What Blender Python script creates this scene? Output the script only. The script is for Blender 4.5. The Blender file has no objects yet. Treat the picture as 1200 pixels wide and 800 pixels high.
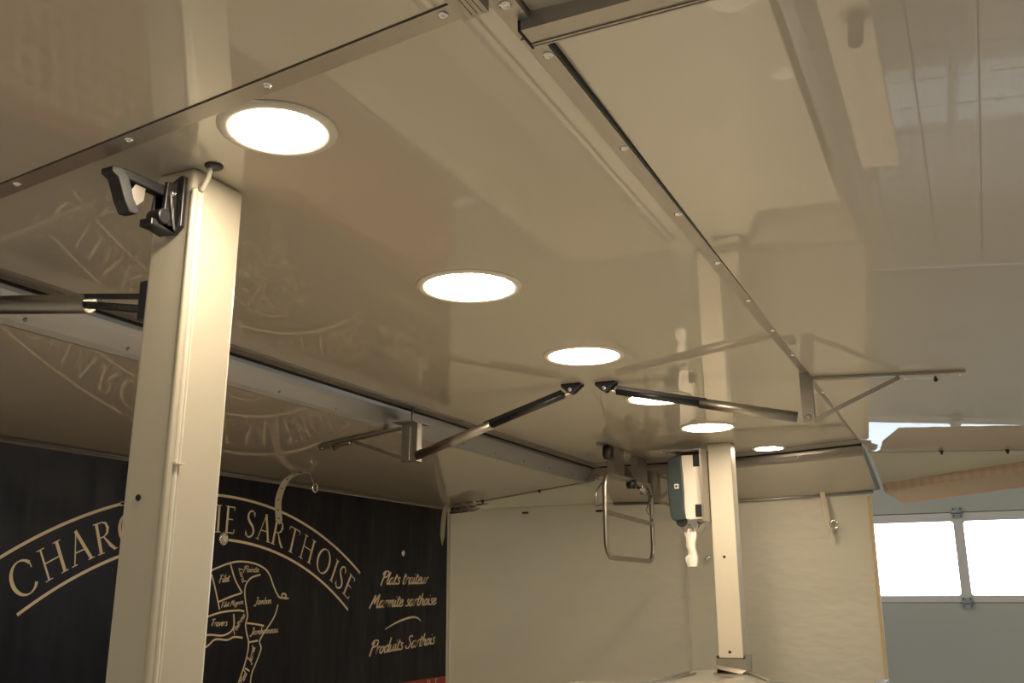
import bpy, bmesh, math, random
from mathutils import Vector, Matrix, Euler
random.seed(4)
R = math.radians
PI = math.pi
scene = bpy.context.scene
col = scene.collection

# ------------------------------------------------------------------ camera
cam_data = bpy.data.cameras.new('camera')
cam = bpy.data.objects.new('camera', cam_data); col.objects.link(cam)
yaw, pitch, roll = 0.444444, 0.2570528, -0.0040086
fwd = Vector((math.cos(pitch)*math.cos(yaw), math.cos(pitch)*math.sin(yaw), math.sin(pitch)))
right0 = Vector((math.sin(yaw), -math.cos(yaw), 0))
up0 = right0.cross(fwd)
right = right0*math.cos(roll) + up0*math.sin(roll)
up = up0*math.cos(roll) - right0*math.sin(roll)
m = Matrix((right, up, -fwd)).transposed().to_4x4()
m.translation = Vector((0, 0, 1.6))
cam.matrix_world = m
cam_data.sensor_width = 36.0
cam_data.lens = 1128.93/1200*36
cam_data.clip_start = 0.05
scene.camera = cam

# ------------------------------------------------------------------ sky, light, exposure
world = bpy.data.worlds.new('overcast_sky'); scene.world = world
world.use_nodes = True
bg = world.node_tree.nodes['Background']
bg.inputs['Color'].default_value = (0.86, 0.93, 1.0, 1)
bg.inputs['Strength'].default_value = 9.0
scene.view_settings.view_transform = 'Standard'
scene.view_settings.look = 'None'
scene.view_settings.gamma = 1.0
scene.view_settings.exposure = 0.0
scene.view_settings.use_curve_mapping = False
scene.cycles.max_bounces = 8
scene.cycles.glossy_bounces = 6
scene.cycles.use_denoising = True
scene.cycles.use_adaptive_sampling = False
scene.cycles.use_guiding = True
scene.cycles.caustics_reflective = False
scene.cycles.caustics_refractive = False
scene.cycles.sample_clamp_indirect = 3.0
LAMP = 84.0           # strength of the six ceiling downlights
HALL_FILL = 135.0          # watts of the unseen fill lights added over the hall
def hall_fill_lamp(x, y, f=1.0):  # area light added as ambient fill, out of view
    d = bpy.data.lights.new('hall_fill_light', 'AREA'); d.shape = 'RECTANGLE'; d.size = 1.4; d.size_y = 0.3
    d.energy = HALL_FILL*f; d.color = (1.0, 0.93, 0.80)
    o = bpy.data.objects.new('hall_fill_light', d); o.location = (x, y, 5.84); col.objects.link(o)
for hx, hy, hf in ((-3.5, -4, 1), (-3.5, 4, 1), (1.5, -4.5, 0.75), (1.5, 5.8, 1), (6.2, -3.6, 0.25), (6.2, 1.2, 0.2), (8.2, 4.6, 0.6)):
    hall_fill_lamp(hx, hy, hf)

# ------------------------------------------------------------------ materials
def mat(name, color, rough=0.5, metal=0.0, coat=0.0, noise=0.0, nscale=20.0, bump=0.0, bscale=30.0,
        stretch=(1, 1, 1), emit=None, transl=0.0, coat_rough=0.02, spec=0.5, bdist=0.01, detail=2.0, coat_ior=1.5):
    m = bpy.data.materials.new(name); m.use_nodes = True
    nt = m.node_tree; b = nt.nodes['Principled BSDF']; L = nt.links
    b.inputs['Base Color'].default_value = (*color, 1)
    b.inputs['Roughness'].default_value = rough
    b.inputs['Metallic'].default_value = metal
    b.inputs['Coat Weight'].default_value = coat
    b.inputs['Coat Roughness'].default_value = coat_rough
    b.inputs['Coat IOR'].default_value = coat_ior
    b.inputs['Specular IOR Level'].default_value = spec
    tc = nt.nodes.new('ShaderNodeTexCoord'); mp = nt.nodes.new('ShaderNodeMapping')
    L.new(tc.outputs['Object'], mp.inputs['Vector']); mp.inputs['Scale'].default_value = stretch
    if noise > 0:
        n = nt.nodes.new('ShaderNodeTexNoise'); n.inputs['Scale'].default_value = nscale
        n.inputs['Detail'].default_value = detail
        L.new(mp.outputs[0], n.inputs['Vector'])
        mx = nt.nodes.new('ShaderNodeMix'); mx.data_type = 'RGBA'
        mx.inputs[6].default_value = (*[c*(1-noise) for c in color], 1)
        mx.inputs[7].default_value = (*[min(1, c*(1+noise)) for c in color], 1)
        L.new(n.outputs['Fac'], mx.inputs[0]); L.new(mx.outputs[2], b.inputs['Base Color'])
    if bump > 0:
        n2 = nt.nodes.new('ShaderNodeTexNoise'); n2.inputs['Scale'].default_value = bscale
        n2.inputs['Detail'].default_value = detail
        L.new(mp.outputs[0], n2.inputs['Vector'])
        bp = nt.nodes.new('ShaderNodeBump'); bp.inputs['Strength'].default_value = bump
        bp.inputs['Distance'].default_value = bdist
        L.new(n2.outputs['Fac'], bp.inputs['Height']); L.new(bp.outputs[0], b.inputs['Normal'])
        if coat: L.new(bp.outputs[0], b.inputs['Coat Normal'])
    if emit:
        b.inputs['Emission Color'].default_value = (*emit[0], 1)
        b.inputs['Emission Strength'].default_value = emit[1]
    if transl > 0:
        tr = nt.nodes.new('ShaderNodeBsdfTranslucent'); tr.inputs['Color'].default_value = (*color, 1)
        ms = nt.nodes.new('ShaderNodeMixShader'); ms.inputs[0].default_value = transl
        out = nt.nodes['Material Output']
        L.new(b.outputs[0], ms.inputs[1]); L.new(tr.outputs[0], ms.inputs[2]); L.new(ms.outputs[0], out.inputs['Surface'])
    return m

def gingham(name, c1, c2, size, axes=('X', 'Z'), transl=0.0):
    m = mat(name, c1, rough=0.6, transl=transl)
    nt = m.node_tree; L = nt.links; b = nt.nodes['Principled BSDF']
    tc = nt.nodes.new('ShaderNodeTexCoord'); sp = nt.nodes.new('ShaderNodeSeparateXYZ'); L.new(tc.outputs['Object'], sp.inputs[0])
    outs = []
    for a in axes:
        d = nt.nodes.new('ShaderNodeMath'); d.operation = 'DIVIDE'; d.inputs[1].default_value = size*2; L.new(sp.outputs[a], d.inputs[0])
        f = nt.nodes.new('ShaderNodeMath'); f.operation = 'FRACT'; L.new(d.outputs[0], f.inputs[0])
        g = nt.nodes.new('ShaderNodeMath'); g.operation = 'GREATER_THAN'; g.inputs[1].default_value = 0.5; L.new(f.outputs[0], g.inputs[0])
        outs.append(g)
    s = nt.nodes.new('ShaderNodeMath'); s.operation = 'ADD'; L.new(outs[0].outputs[0], s.inputs[0]); L.new(outs[1].outputs[0], s.inputs[1])
    h = nt.nodes.new('ShaderNodeMath'); h.operation = 'MULTIPLY'; h.inputs[1].default_value = 0.5; L.new(s.outputs[0], h.inputs[0])
    mx = nt.nodes.new('ShaderNodeMix'); mx.data_type = 'RGBA'
    mx.inputs[6].default_value = (*c1, 1); mx.inputs[7].default_value = (*c2, 1)
    L.new(h.outputs[0], mx.inputs[0]); L.new(mx.outputs[2], b.inputs['Base Color'])
    return m

M = {}
M['gelcoat'] = mat('glossy_white_gelcoat', (0.54, 0.50, 0.42), rough=0.55, coat=1.0, coat_rough=0.015, bump=0.012, bscale=1.6, bdist=0.01, detail=0.0, coat_ior=1.85)
M['gelcoat_flap'] = mat('glossy_white_flap', (0.54, 0.50, 0.42), rough=0.5, coat=1.0, coat_rough=0.012, bump=0.012, bscale=1.3, bdist=0.01, detail=0.0, coat_ior=1.85)
M['alu'] = mat('satin_aluminium', (0.38, 0.355, 0.33), rough=0.42, metal=0.75, noise=0.06, nscale=6, bump=0.03, bscale=40, stretch=(1, 12, 12))
M['alu_blue'] = mat('anodised_hinge_aluminium', (0.36, 0.37, 0.40), rough=0.36, metal=0.85, noise=0.05, nscale=5)
M['steel'] = mat('brushed_stainless_steel', (0.38, 0.35, 0.31), rough=0.36, metal=1.0, noise=0.08, nscale=30, stretch=(1, 8, 1))
M['chrome'] = mat('chrome', (0.93, 0.91, 0.88), rough=0.08, metal=1.0, noise=0.02)
M['black'] = mat('black_plastic', (0.018, 0.018, 0.02), rough=0.35, noise=0.2)
M['gap'] = mat('black_cap_and_gap_shade', (0.012, 0.012, 0.012), rough=0.8, noise=0.1)  # painted shade for hinge gaps and holes, also the beam end cap
M['gap_shade'] = mat('grey_gap_shade', (0.07, 0.07, 0.06), rough=0.7, noise=0.1)  # dark grey painted as shade in the ceiling edge gaps
M['navyblack'] = mat('dark_blue_black_plastic', (0.03, 0.03, 0.05), rough=0.4, noise=0.2)
M['post'] = mat('cream_lacquered_post', (0.60, 0.545, 0.435), rough=0.38, coat=0.3, coat_rough=0.2, noise=0.02, nscale=8)
M['cable'] = mat('cream_cable', (0.7, 0.65, 0.55), rough=0.5, noise=0.03)
M['diffuser'] = mat('lit_diffuser', (1, 1, 1), emit=((1.0, 0.84, 0.62), LAMP), noise=0.01)
M['ring'] = mat('white_lamp_ring', (0.72, 0.68, 0.60), rough=0.4, noise=0.02)
M['canvas'] = mat('cream_canvas', (0.81, 0.75, 0.63), rough=0.6, noise=0.05, nscale=3, bump=0.5, bscale=2.2, bdist=0.05, stretch=(1, 1, 2.4), detail=3, transl=0.5)
M['canvas_hem'] = mat('cream_canvas_hem', (0.62, 0.55, 0.43), rough=0.6, noise=0.04, bump=0.2, bscale=60, transl=0.1)
M['gusset'] = mat('cream_vinyl', (0.68, 0.66, 0.55), rough=0.3, noise=0.03, nscale=4, bump=0.3, bscale=3, bdist=0.03, transl=0.4)
M['edge_tan'] = mat('tan_binding', (0.55, 0.42, 0.25), rough=0.7, noise=0.05)
M['banner'] = mat('black_banner_vinyl', (0.007, 0.008, 0.014), rough=0.36, noise=0.2, nscale=3, bump=0.6, bscale=1.6, bdist=0.06, stretch=(1.6, 1, 0.45), detail=3, spec=0.2)
M['gold'] = mat('gold_print', (0.70, 0.57, 0.39), rough=0.5, noise=0.04)
M['red'] = mat('red_print', (0.30, 0.02, 0.015), rough=0.45, noise=0.05)
M['gingham'] = gingham('red_gingham_print', (0.62, 0.52, 0.42), (0.50, 0.09, 0.06), 0.05)
M['valance'] = gingham('pale_gingham_cloth', (0.66, 0.53, 0.44), (0.56, 0.39, 0.32), 0.03, ('Y', 'Z'), transl=0.2)
M['valance_plain'] = mat('beige_valance_cloth', (0.60, 0.50, 0.41), rough=0.8, noise=0.08, nscale=40, stretch=(1, 3, 0.3), transl=0.2)
M['valance_edge'] = mat('orange_beige_binding', (0.66, 0.46, 0.34), rough=0.8, noise=0.05, transl=0.15)
M['strap'] = mat('cream_webbing_strap', (0.50, 0.44, 0.33), rough=0.6, noise=0.06, nscale=40)
M['door'] = mat('grey_white_door_panel', (0.40, 0.43, 0.42), rough=0.45, noise=0.02, nscale=3, bump=0.05, bscale=40, stretch=(1, 0.2, 6), coat=0.2, coat_rough=0.3)
M['door_frame'] = mat('grey_aluminium_frame', (0.60, 0.60, 0.62), rough=0.45, metal=0.3, noise=0.03)
M['clip'] = mat('galvanised_hinge', (0.33, 0.37, 0.42), rough=0.4, metal=0.7, noise=0.06)
M['wall'] = mat('pale_hall_wall', (0.60, 0.59, 0.54), rough=0.7, noise=0.03, nscale=2)
M['tile'] = mat('glossy_floor_tile', (0.55, 0.52, 0.48), rough=0.35, noise=0.04, nscale=2.5, coat=1.0, coat_rough=0.06)
M['grout'] = mat('grey_grout', (0.12, 0.11, 0.10), rough=0.9, noise=0.1, nscale=60)
M['counter'] = mat('glossy_beige_counter', (0.62, 0.57, 0.47), rough=0.3, coat=1.0, coat_rough=0.01, noise=0.02)
M['cabinet'] = mat('beige_cabinet', (0.66, 0.61, 0.51), rough=0.4, noise=0.03)
M['teal'] = mat('smoked_teal_plastic', (0.034, 0.048, 0.050), rough=0.4, coat=0.0, noise=0.06)
M['white_plastic'] = mat('white_plastic', (0.74, 0.66, 0.57), rough=0.25, coat=0.5, noise=0.01)
M['paper'] = mat('white_paper', (0.80, 0.74, 0.66), rough=0.9, noise=0.04, nscale=30, bump=0.4, bscale=60, bdist=0.004)
M['rubber'] = mat('tyre_rubber', (0.02, 0.02, 0.02), rough=0.8, noise=0.1)
M['outside'] = mat('pale_asphalt', (0.35, 0.35, 0.35), rough=0.9, noise=0.1)

def pane_material():
    m = bpy.data.materials.new('clear_window_pane'); m.use_nodes = True
    nt = m.node_tree; nt.nodes.clear()
    out = nt.nodes.new('ShaderNodeOutputMaterial'); tr = nt.nodes.new('ShaderNodeBsdfTransparent'); gl = nt.nodes.new('ShaderNodeBsdfGlossy')
    tr.inputs[0].default_value = (0.93, 0.97, 0.98, 1); gl.inputs['Roughness'].default_value = 0.03
    lw = nt.nodes.new('ShaderNodeLayerWeight'); lw.inputs[0].default_value = 0.25
    ms = nt.nodes.new('ShaderNodeMixShader')
    nt.links.new(lw.outputs['Fresnel'], ms.inputs[0]); nt.links.new(tr.outputs[0], ms.inputs[1]); nt.links.new(gl.outputs[0], ms.inputs[2])
    nt.links.new(ms.outputs[0], out.inputs[0]); return m
M['pane'] = pane_material()

# ------------------------------------------------------------------ helpers
def origin_of(o):
    v = Vector((0, 0, 0))
    while o is not None:
        v += o.location; o = o.parent
    return v
def tag(o, label=None, cat=None, group=None, kind=None):
    if label: o['label'] = label
    if cat: o['category'] = cat
    if group: o['group'] = group
    if kind: o['kind'] = kind
    return o
def empty(name, loc, label=None, cat=None, group=None, kind=None):
    o = bpy.data.objects.new(name, None); o.location = loc; o.empty_display_size = 0.1; col.objects.link(o)
    return tag(o, label, cat, group, kind)

class MB:
    def __init__(s): s.v = []; s.f = []; s.smooth = []
    def add(s, vs, fs, smooth=False):
        n = len(s.v); s.v += [Vector(a) for a in vs]
        for f in fs: s.f.append([n+i for i in f]); s.smooth.append(smooth)
        return s
    def box(s, a, b):
        x0, y0, z0 = a; x1, y1, z1 = b
        return s.add([(x0,y0,z0),(x1,y0,z0),(x1,y1,z0),(x0,y1,z0),(x0,y0,z1),(x1,y0,z1),(x1,y1,z1),(x0,y1,z1)],
                     [(0,3,2,1),(4,5,6,7),(0,1,5,4),(1,2,6,5),(2,3,7,6),(3,0,4,7)])
    def prism(s, poly, ext):                       # poly: 3-D points in a plane, ext: extrusion vector
        n = len(poly); e = Vector(ext)
        p = [Vector(q) for q in poly]
        vs = p + [q+e for q in p]
        fs = [tuple(range(n))[::-1], tuple(range(n, 2*n))] + [(i, (i+1) % n, n+(i+1) % n, n+i) for i in range(n)]
        return s.add(vs, fs)
    def bar(s, p, q, w, h, upv=(0, 0, 1)):          # rectangular bar from p to q, w sideways, h along upv
        p = Vector(p); q = Vector(q); d = (q-p).normalized(); u = Vector(upv); sd = d.cross(u).normalized(); u = sd.cross(d)
        a = [sd*w/2+u*h/2, -sd*w/2+u*h/2, -sd*w/2-u*h/2, sd*w/2-u*h/2]
        vs = [p+i for i in a]+[q+i for i in a]
        return s.add(vs, [(3,2,1,0),(4,5,6,7),(0,1,5,4),(1,2,6,5),(2,3,7,6),(3,0,4,7)])
    def cyl(s, p, q, r, n=16, r2=None):
        p = Vector(p); q = Vector(q); d = (q-p).normalized(); r2 = r if r2 is None else r2
        u = d.orthogonal().normalized(); w = d.cross(u)
        a = [u*math.cos(2*PI*i/n)+w*math.sin(2*PI*i/n) for i in range(n)]
        vs = [p+i*r for i in a]+[q+i*r2 for i in a]
        k = len(s.v)
        s.add(vs, [(i, (i+1) % n, n+(i+1) % n, n+i) for i in range(n)], True)
        s.f.append([k+i for i in range(n)][::-1]); s.f.append([k+n+i for i in range(n)]); s.smooth += [False, False]
        return s
    def tube(s, pts, r, n=10, closed=False):
        P = [Vector(p) for p in pts]; m = len(P); rings = []; k = len(s.v)
        prev = None
        for i, p in enumerate(P):
            a = P[(i-1) % m] if (closed or i > 0) else p
            b = P[(i+1) % m] if (closed or i < m-1) else p
            d = (b-a).normalized()
            if prev is None: u = d.orthogonal().normalized()
            else: u = (prev - d*prev.dot(d)).normalized()
            prev = u; w = d.cross(u)
            s.v += [p+(u*math.cos(2*PI*j/n)+w*math.sin(2*PI*j/n))*r for j in range(n)]
        for i in range(m if closed else m-1):
            for j in range(n):
                s.f.append([k+i*n+j, k+i*n+(j+1) % n, k+((i+1) % m)*n+(j+1) % n, k+((i+1) % m)*n+j]); s.smooth.append(True)
        if not closed:
            s.f.append([k+j for j in range(n)][::-1]); s.f.append([k+(m-1)*n+j for j in range(n)]); s.smooth += [False, False]
        return s
    def lathe(s, c, prof, axis=(0, 0, 1), n=32):
        c = Vector(c); d = Vector(axis).normalized(); u = d.orthogonal().normalized(); w = d.cross(u); k = len(s.v)
        for r, h in prof:
            s.v += [c+d*h+(u*math.cos(2*PI*j/n)+w*math.sin(2*PI*j/n))*r for j in range(n)]
        for i in range(len(prof)-1):
            for j in range(n):
                s.f.append([k+i*n+j, k+i*n+(j+1) % n, k+(i+1)*n+(j+1) % n, k+(i+1)*n+j]); s.smooth.append(True)
        s.f.append([k+j for j in range(n)][::-1]); s.f.append([k+(len(prof)-1)*n+j for j in range(n)]); s.smooth += [False, False]
        return s
    def sheet(s, rows, thick=(0, 0, 0)):           # grid of points; thick = offset of the back face
        nr, nc = len(rows), len(rows[0]); t = Vector(thick); k = len(s.v)
        for r in rows: s.v += [Vector(p) for p in r]
        for r in rows: s.v += [Vector(p)+t for p in r]
        o = nr*nc
        for i in range(nr-1):
            for j in range(nc-1):
                a, b, c_, d = i*nc+j, i*nc+j+1, (i+1)*nc+j+1, (i+1)*nc+j
                s.f.append([k+a, k+b, k+c_, k+d]); s.f.append([k+o+d, k+o+c_, k+o+b, k+o+a]); s.smooth += [True, True]
        ed = [(j, j+1) for j in range(nc-1)] + [((i)*nc+nc-1, (i+1)*nc+nc-1) for i in range(nr-1)] + \
             [((nr-1)*nc+j+1, (nr-1)*nc+j) for j in range(nc-1)] + [((i+1)*nc, i*nc) for i in range(nr-1)]
        base = list(s.v[k:])
        for a, b in ed:
            q = len(s.v); s.v += [base[a], base[b], base[o+b], base[o+a]]
            s.f.append([q, q+1, q+2, q+3]); s.smooth.append(False)
        return s
    def build(s, name, material, parent=None, label=None, cat=None, group=None, kind=None, bevel=0, origin=None, seg=2):
        if parent is not None: off = origin_of(parent)
        elif origin is not None: off = Vector(origin)
        else:
            off = Vector((sum(v.x for v in s.v), sum(v.y for v in s.v), sum(v.z for v in s.v)))/len(s.v)
            off.z = min(v.z for v in s.v)
        me = bpy.data.meshes.new(name); me.from_pydata([v-off for v in s.v], [], s.f)
        bm = bmesh.new(); bm.from_mesh(me); bmesh.ops.recalc_face_normals(bm, faces=bm.faces); bm.to_mesh(me); bm.free()
        for p, sm in zip(me.polygons, s.smooth): p.use_smooth = sm
        me.materials.append(material)
        o = bpy.data.objects.new(name, me); col.objects.link(o)
        if parent is not None: o.parent = parent
        else: o.location = off
        if bevel:
            b = o.modifiers.new('bevel', 'BEVEL'); b.width = bevel; b.segments = seg; b.limit_method = 'ANGLE'; b.angle_limit = R(40)
        return tag(o, label, cat, group, kind)

def B(a, b): return MB().box(a, b)
def catmull(P, n=6, closed=False):
    P = [Vector(p) for p in P]; m = len(P); out = []
    for i in range(m if closed else m-1):
        if closed: p0, p1, p2, p3 = P[i-1], P[i], P[(i+1) % m], P[(i+2) % m]
        else: p0, p1, p2, p3 = P[max(i-1, 0)], P[i], P[i+1], P[min(i+2, m-1)]
        for k in range(n):
            t = k/n
            out.append(0.5*((2*p1)+(p2-p0)*t+(2*p0-5*p1+4*p2-p3)*t*t+(3*p1-p0-3*p2+p3)*t*t*t))
    if not closed: out.append(P[-1])
    return out
screw_mesh = {}
def screw(parent, loc, r=0.011, axis=(0, 0, -1), m='chrome', name='screw'):
    key = (r, axis, m)
    if key not in screw_mesh:
        o = MB().lathe((0, 0, 0), [(r, -0.001), (r*0.95, 0.002), (r*0.6, 0.0045), (r*0.45, 0.0045), (r*0.4, 0.002)], axis, 12).build(name, M[m], None, origin=(0, 0, 0))
        screw_mesh[key] = o.data; bpy.data.objects.remove(o)
    o = bpy.data.objects.new(name, screw_mesh[key]); col.objects.link(o); o.parent = parent
    o.location = Vector(loc)-origin_of(parent)
    return o

# ------------------------------------------------------------------ the hall
FLOORZ = 0.0
fl = B((-8, -8, -0.12), (10.3, 9, -0.012)).build('floor', M['grout'], kind='structure', origin=(0, 0, 0))
T = 0.38; g = 0.012
tm = None
tx0 = 10.0 - 13*T
def tile_at(x, y):
    return B((x+g/2, y+g/2, -0.012), (x+T-g/2, y+T-g/2, 0.0))
proto = B((g/2, g/2, -0.012), (T-g/2, T-g/2, 0.0)).build('tile', M['tile'], fl, bevel=0)
placed = set(); first = True
ty0 = -0.087 - 8*T
for i in range(13):
    for j in range(16):
        x = tx0+i*T; y = ty0+j*T
        if y+T > 8.9: continue
        o = proto if first else proto.copy()
        if not first: col.objects.link(o); o.parent = fl
        first = False
        o.location = (x, y, 0); placed.add((i, j))
rest = MB()
for i in range(-33, 13):
    for j in range(-12, 32):
        if (i, j) in placed: continue
        x = tx0+i*T; y = ty0+j*T
        if x < -7.8 or y < -7.9 or y+T > 8.95: continue
        n = len(rest.v)
        rest.box((x+g/2, y+g/2, -0.012), (x+T-g/2, y+T-g/2, 0.0))
rest.build('tile_field', M['tile'], fl, kind='stuff')

B((-8.2, 9, -0.1), (10.3, 9.2, 6)).build('wall_left', M['wall'], kind='structure')
B((-8.2, -8.2, -0.1), (10.3, -8, 6)).build('wall_right', M['wall'], kind='structure')
B((-8.2, -8, -0.1), (-8, 9, 6)).build('wall_back', M['wall'], kind='structure')
wf = empty('wall_front', (10, 0.5, 0), kind='structure')
B((10.0, -8, 0), (10.3, -4.15, 6)).build('wall_panel', M['wall'], wf)
B((10.0, 4.45, 0), (10.3, 9, 6)).build('wall_panel', M['wall'], wf)
B((10.0, -4.15, 4.75), (10.3, 4.45, 6)).build('wall_panel', M['wall'], wf)
B((-8.2, -8.2, 6), (10.3, 9.2, 6.2)).build('ceiling', M['wall'], kind='structure')
# unseen boxes added to house the fill lights
for hx, hy, pl_ in ((-3.5, -4, 'behind the viewer on the right'), (-3.5, 4, 'behind the viewer on the left'), (1.5, -4.5, 'right of the viewer'), (1.5, 5.8, 'left of the trailer'), (6.2, -3.6, 'right end before the windowed door'), (6.2, 1.2, 'middle before the windowed door'), (8.2, 4.6, 'behind the black banner')):
    B((hx-0.75, hy-0.2, 5.88), (hx+0.75, hy+0.2, 5.998)).build('hall_fill_lamp', M['ring'], None, 'long white box for an added fill light on the hall ceiling, '+pl_, 'lamp', 'added hall fill lights')

# sectional door
dr = empty('door_1', (10.0, 0.17, 0), kind='structure')
DY0, DY1, PH = -4.15, 4.45, 0.8125
z0 = 1.515
rows = [z0-2*PH, z0-PH, z0, z0+PH, z0+2*PH, z0+3*PH, z0+4*PH]
rows[0] = 0.0
WZ0, WZ1 = 1.578, 2.248
mull = [-4.07+0*1.42]
centers = [0.172+1.42*k for k in range(-3, 4)]
for k in range(6):
    a, b = rows[k], rows[k+1]
    if k == 2: continue
    B((10.0, DY0, a+0.003), (10.04, DY1, b-0.003)).build('door_panel', M['door'], dr, bevel=0.003)
for zz in rows[1:6]: B((10.022, DY0, zz-0.02), (10.038, DY1, zz+0.02)).build('joint_light_block', M['grout'], dr)  # backing added to keep sky light from leaking between panels
wp = MB()
wp.box((10.0, DY0, z0+0.003), (10.04, DY1, WZ0)); wp.box((10.0, DY0, WZ1), (10.04, DY1, z0+PH-0.003))
ed = [DY0]+[c for c in centers if DY0+0.3 < c < DY1-0.3]+[DY1]
wp_obj = wp.build('window_panel', M['door_frame'], dr, label='panel of the door that holds the windows')
for c in ed:
    a = max(DY0, c-0.043); b = min(DY1, c+0.043)
    B((9.998, a, WZ0), (10.042, b, WZ1)).build('mullion', M['door_frame'], dr)
for i in range(len(ed)-1):
    a = ed[i]+0.043; b = ed[i+1]-0.043
    # rounded window frame: ring polygon
    fr = MB(); r_ = 0.03; outer = []; inner = []
    for (cy, cz, a0) in ((a+r_, WZ0+r_, 180), (b-r_, WZ0+r_, 270), (b-r_, WZ1-r_, 0), (a+r_, WZ1-r_, 90)):
        for k in range(5):
            t = R(a0+k*22.5); inner.append((cy+r_*math.cos(t), cz+r_*math.sin(t)))
    n = len(inner); O = []
    for (y, z) in inner:
        yy = a if abs(y-a) < r_ else (b if abs(y-b) < r_ else y); zz = WZ0 if abs(z-WZ0) < r_ else (WZ1 if abs(z-WZ1) < r_ else z)
        O.append((yy, zz))
    vs = [(9.994, y, z) for y, z in inner]+[(9.994, y, z) for y, z in O]+[(10.03, y, z) for y, z in inner]
    fr.add(vs, [(k, (k+1) % n, n+(k+1) % n, n+k) for k in range(n)]+[(k, (k+1) % n, 2*n+(k+1) % n, 2*n+k) for k in range(n)])
    wf_ = fr.build('window_frame', M['door_frame'], dr)
    B((10.018, a, WZ0), (10.022, b, WZ1)).build('pane', M['pane'], dr)
for c in centers:
    if not (DY0 < c < DY1): continue
    for zz in rows[1:6]:
        cl = MB(); cl.box((9.985, c-0.045, zz-0.05), (9.9985, c+0.045, zz+0.045)); cl.cyl((9.98, c-0.05, zz), (9.98, c+0.05, zz), 0.012, 10)
        h = cl.build('hinge_plate', M['clip'], dr)
        for sy in (-1, 1):
            for sz in (-1, 1):
                screw(dr, (9.985, c+sy*0.03, zz+sz*0.033), 0.007, (-1, 0, 0), 'black')
B((-60, -60, -0.4), (100, 60, -0.14)).build('ground', M['outside'], kind='structure')

# ------------------------------------------------------------------ trailer: ceiling panel and its trims
CZ = 2.5
def t1x(y): return 1.205+0.1298*(y-0.663)
back = [(6.27, 0.60), (6.43, 1.05), (6.53, 1.45), (6.565, 1.95), (6.57, 2.48)]
poly = [(t1x(0.6), 0.6), *back, (t1x(2.48), 2.48)]
B0 = MB().prism([(x, y, CZ) for x, y in poly], (0, 0, 0.05))
B0.build('ceiling', M['gelcoat'], kind='structure', origin=(0, 0, CZ))
# right edge strip
tr = empty('trim_1', (1.2, 0.585, CZ), kind='structure')
MB().prism([(1.30, 0.601, CZ-0.003), (1.30, 0.566, CZ-0.003), (6.27, 0.566, CZ-0.003), (6.27, 0.601, CZ-0.003)], (0, 0, 0.02)).build('edge_strip', M['alu'], tr)
MB().prism([(1.30, 0.5659, CZ-0.001), (1.30, 0.5625, CZ-0.001), (6.27, 0.5625, CZ-0.001), (6.27, 0.5659, CZ-0.001)], (0, 0, 0.05)).build('gap_shade_strip', M['gap_shade'], tr)  # dark strip painted for the shaded step beside the right flap
MB().prism([(0.4, 0.603, CZ-0.001), (0.4, 0.562, CZ-0.001), (1.298, 0.562, CZ-0.001), (1.298, 0.603, CZ-0.001)], (0, 0, 0.05)).build('edge_strip', M['alu'], tr)
x = 1.369-0.0
for k in range(13): screw(tr, (1.36+0.397*k, 0.577, CZ-0.003), 0.010)
screw(tr, (1.20, 0.581, CZ-0.001), 0.011)
# front edge strip
tf = empty('trim_2', (1.25, 1.5, 2.46), kind='structure')
def t1p(y0, dx=0.0, dz=0.0):                        # the front strip sinks slightly towards the left
    q = 0.933/(0.9+0.05*y0); return Vector(((1.205+0.1298*(y0-0.663))*q+dx, y0*q, 1.6+0.9*q+dz))
MB().prism([t1p(0.64), t1p(2.60), t1p(2.60, -0.042), t1p(0.64, -0.042)], (0, 0, 0.02)).build('edge_strip', M['alu'], tf)
MB().prism([t1p(0.64, -0.042, 0.002), t1p(2.60, -0.042, 0.002), t1p(2.60, -0.0445, 0.001), t1p(0.64, -0.0445, 0.001)], (0, 0, 0.02)).build('gap_shade_strip', M['gap_shade'], tf)  # dark line painted for the shaded edge at the front flap
for k in range(5): screw(tf, t1p(0.683+0.395*k, -0.026), 0.009)
# left edge: ribbed lip, dark gap, curved hinge profile
tl = empty('trim_3', (4, 2.47, CZ), kind='structure')
lp = MB(); XA, XB = -0.2, 6.57
lp.box((1.40, 2.415, CZ-0.006), (XB, 2.476, CZ+0.05))
for k in range(4): lp.box((1.40, 2.418+k*0.015, CZ-0.011), (XB, 2.426+k*0.015, CZ-0.005))
lp.build('ribbed_lip', M['alu'], tl)
B((1.42, 2.478, CZ-0.016), (6.60, 2.4905, CZ+0.05)).build('gap_shade_strip', M['gap'], tl)  # black strip standing in for shade in the open hinge gap
prof = [(2.492, CZ+0.0), (2.500, CZ-0.028), (2.512, CZ-0.050), (2.530, CZ-0.075), (2.547, CZ-0.098), (2.562, CZ-0.112), (2.575, CZ-0.112), (2.575, CZ-0.09), (2.56, CZ-0.07), (2.545, CZ-0.05), (2.53, CZ-0.02), (2.51, CZ+0.03), (2.492, CZ+0.03)]
hp = MB(); hp.prism([(XA+1.6, y, z) for y, z in prof], (6.585-XA-1.6, 0, 0)); hp.build('hinge_profile', M['alu_blue'], tl)
for k in range(12): screw(tl, (1.9+k*0.4, 2.538, CZ-0.088), 0.007, (0, -0.8, -0.6), 'alu_blue')
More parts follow.
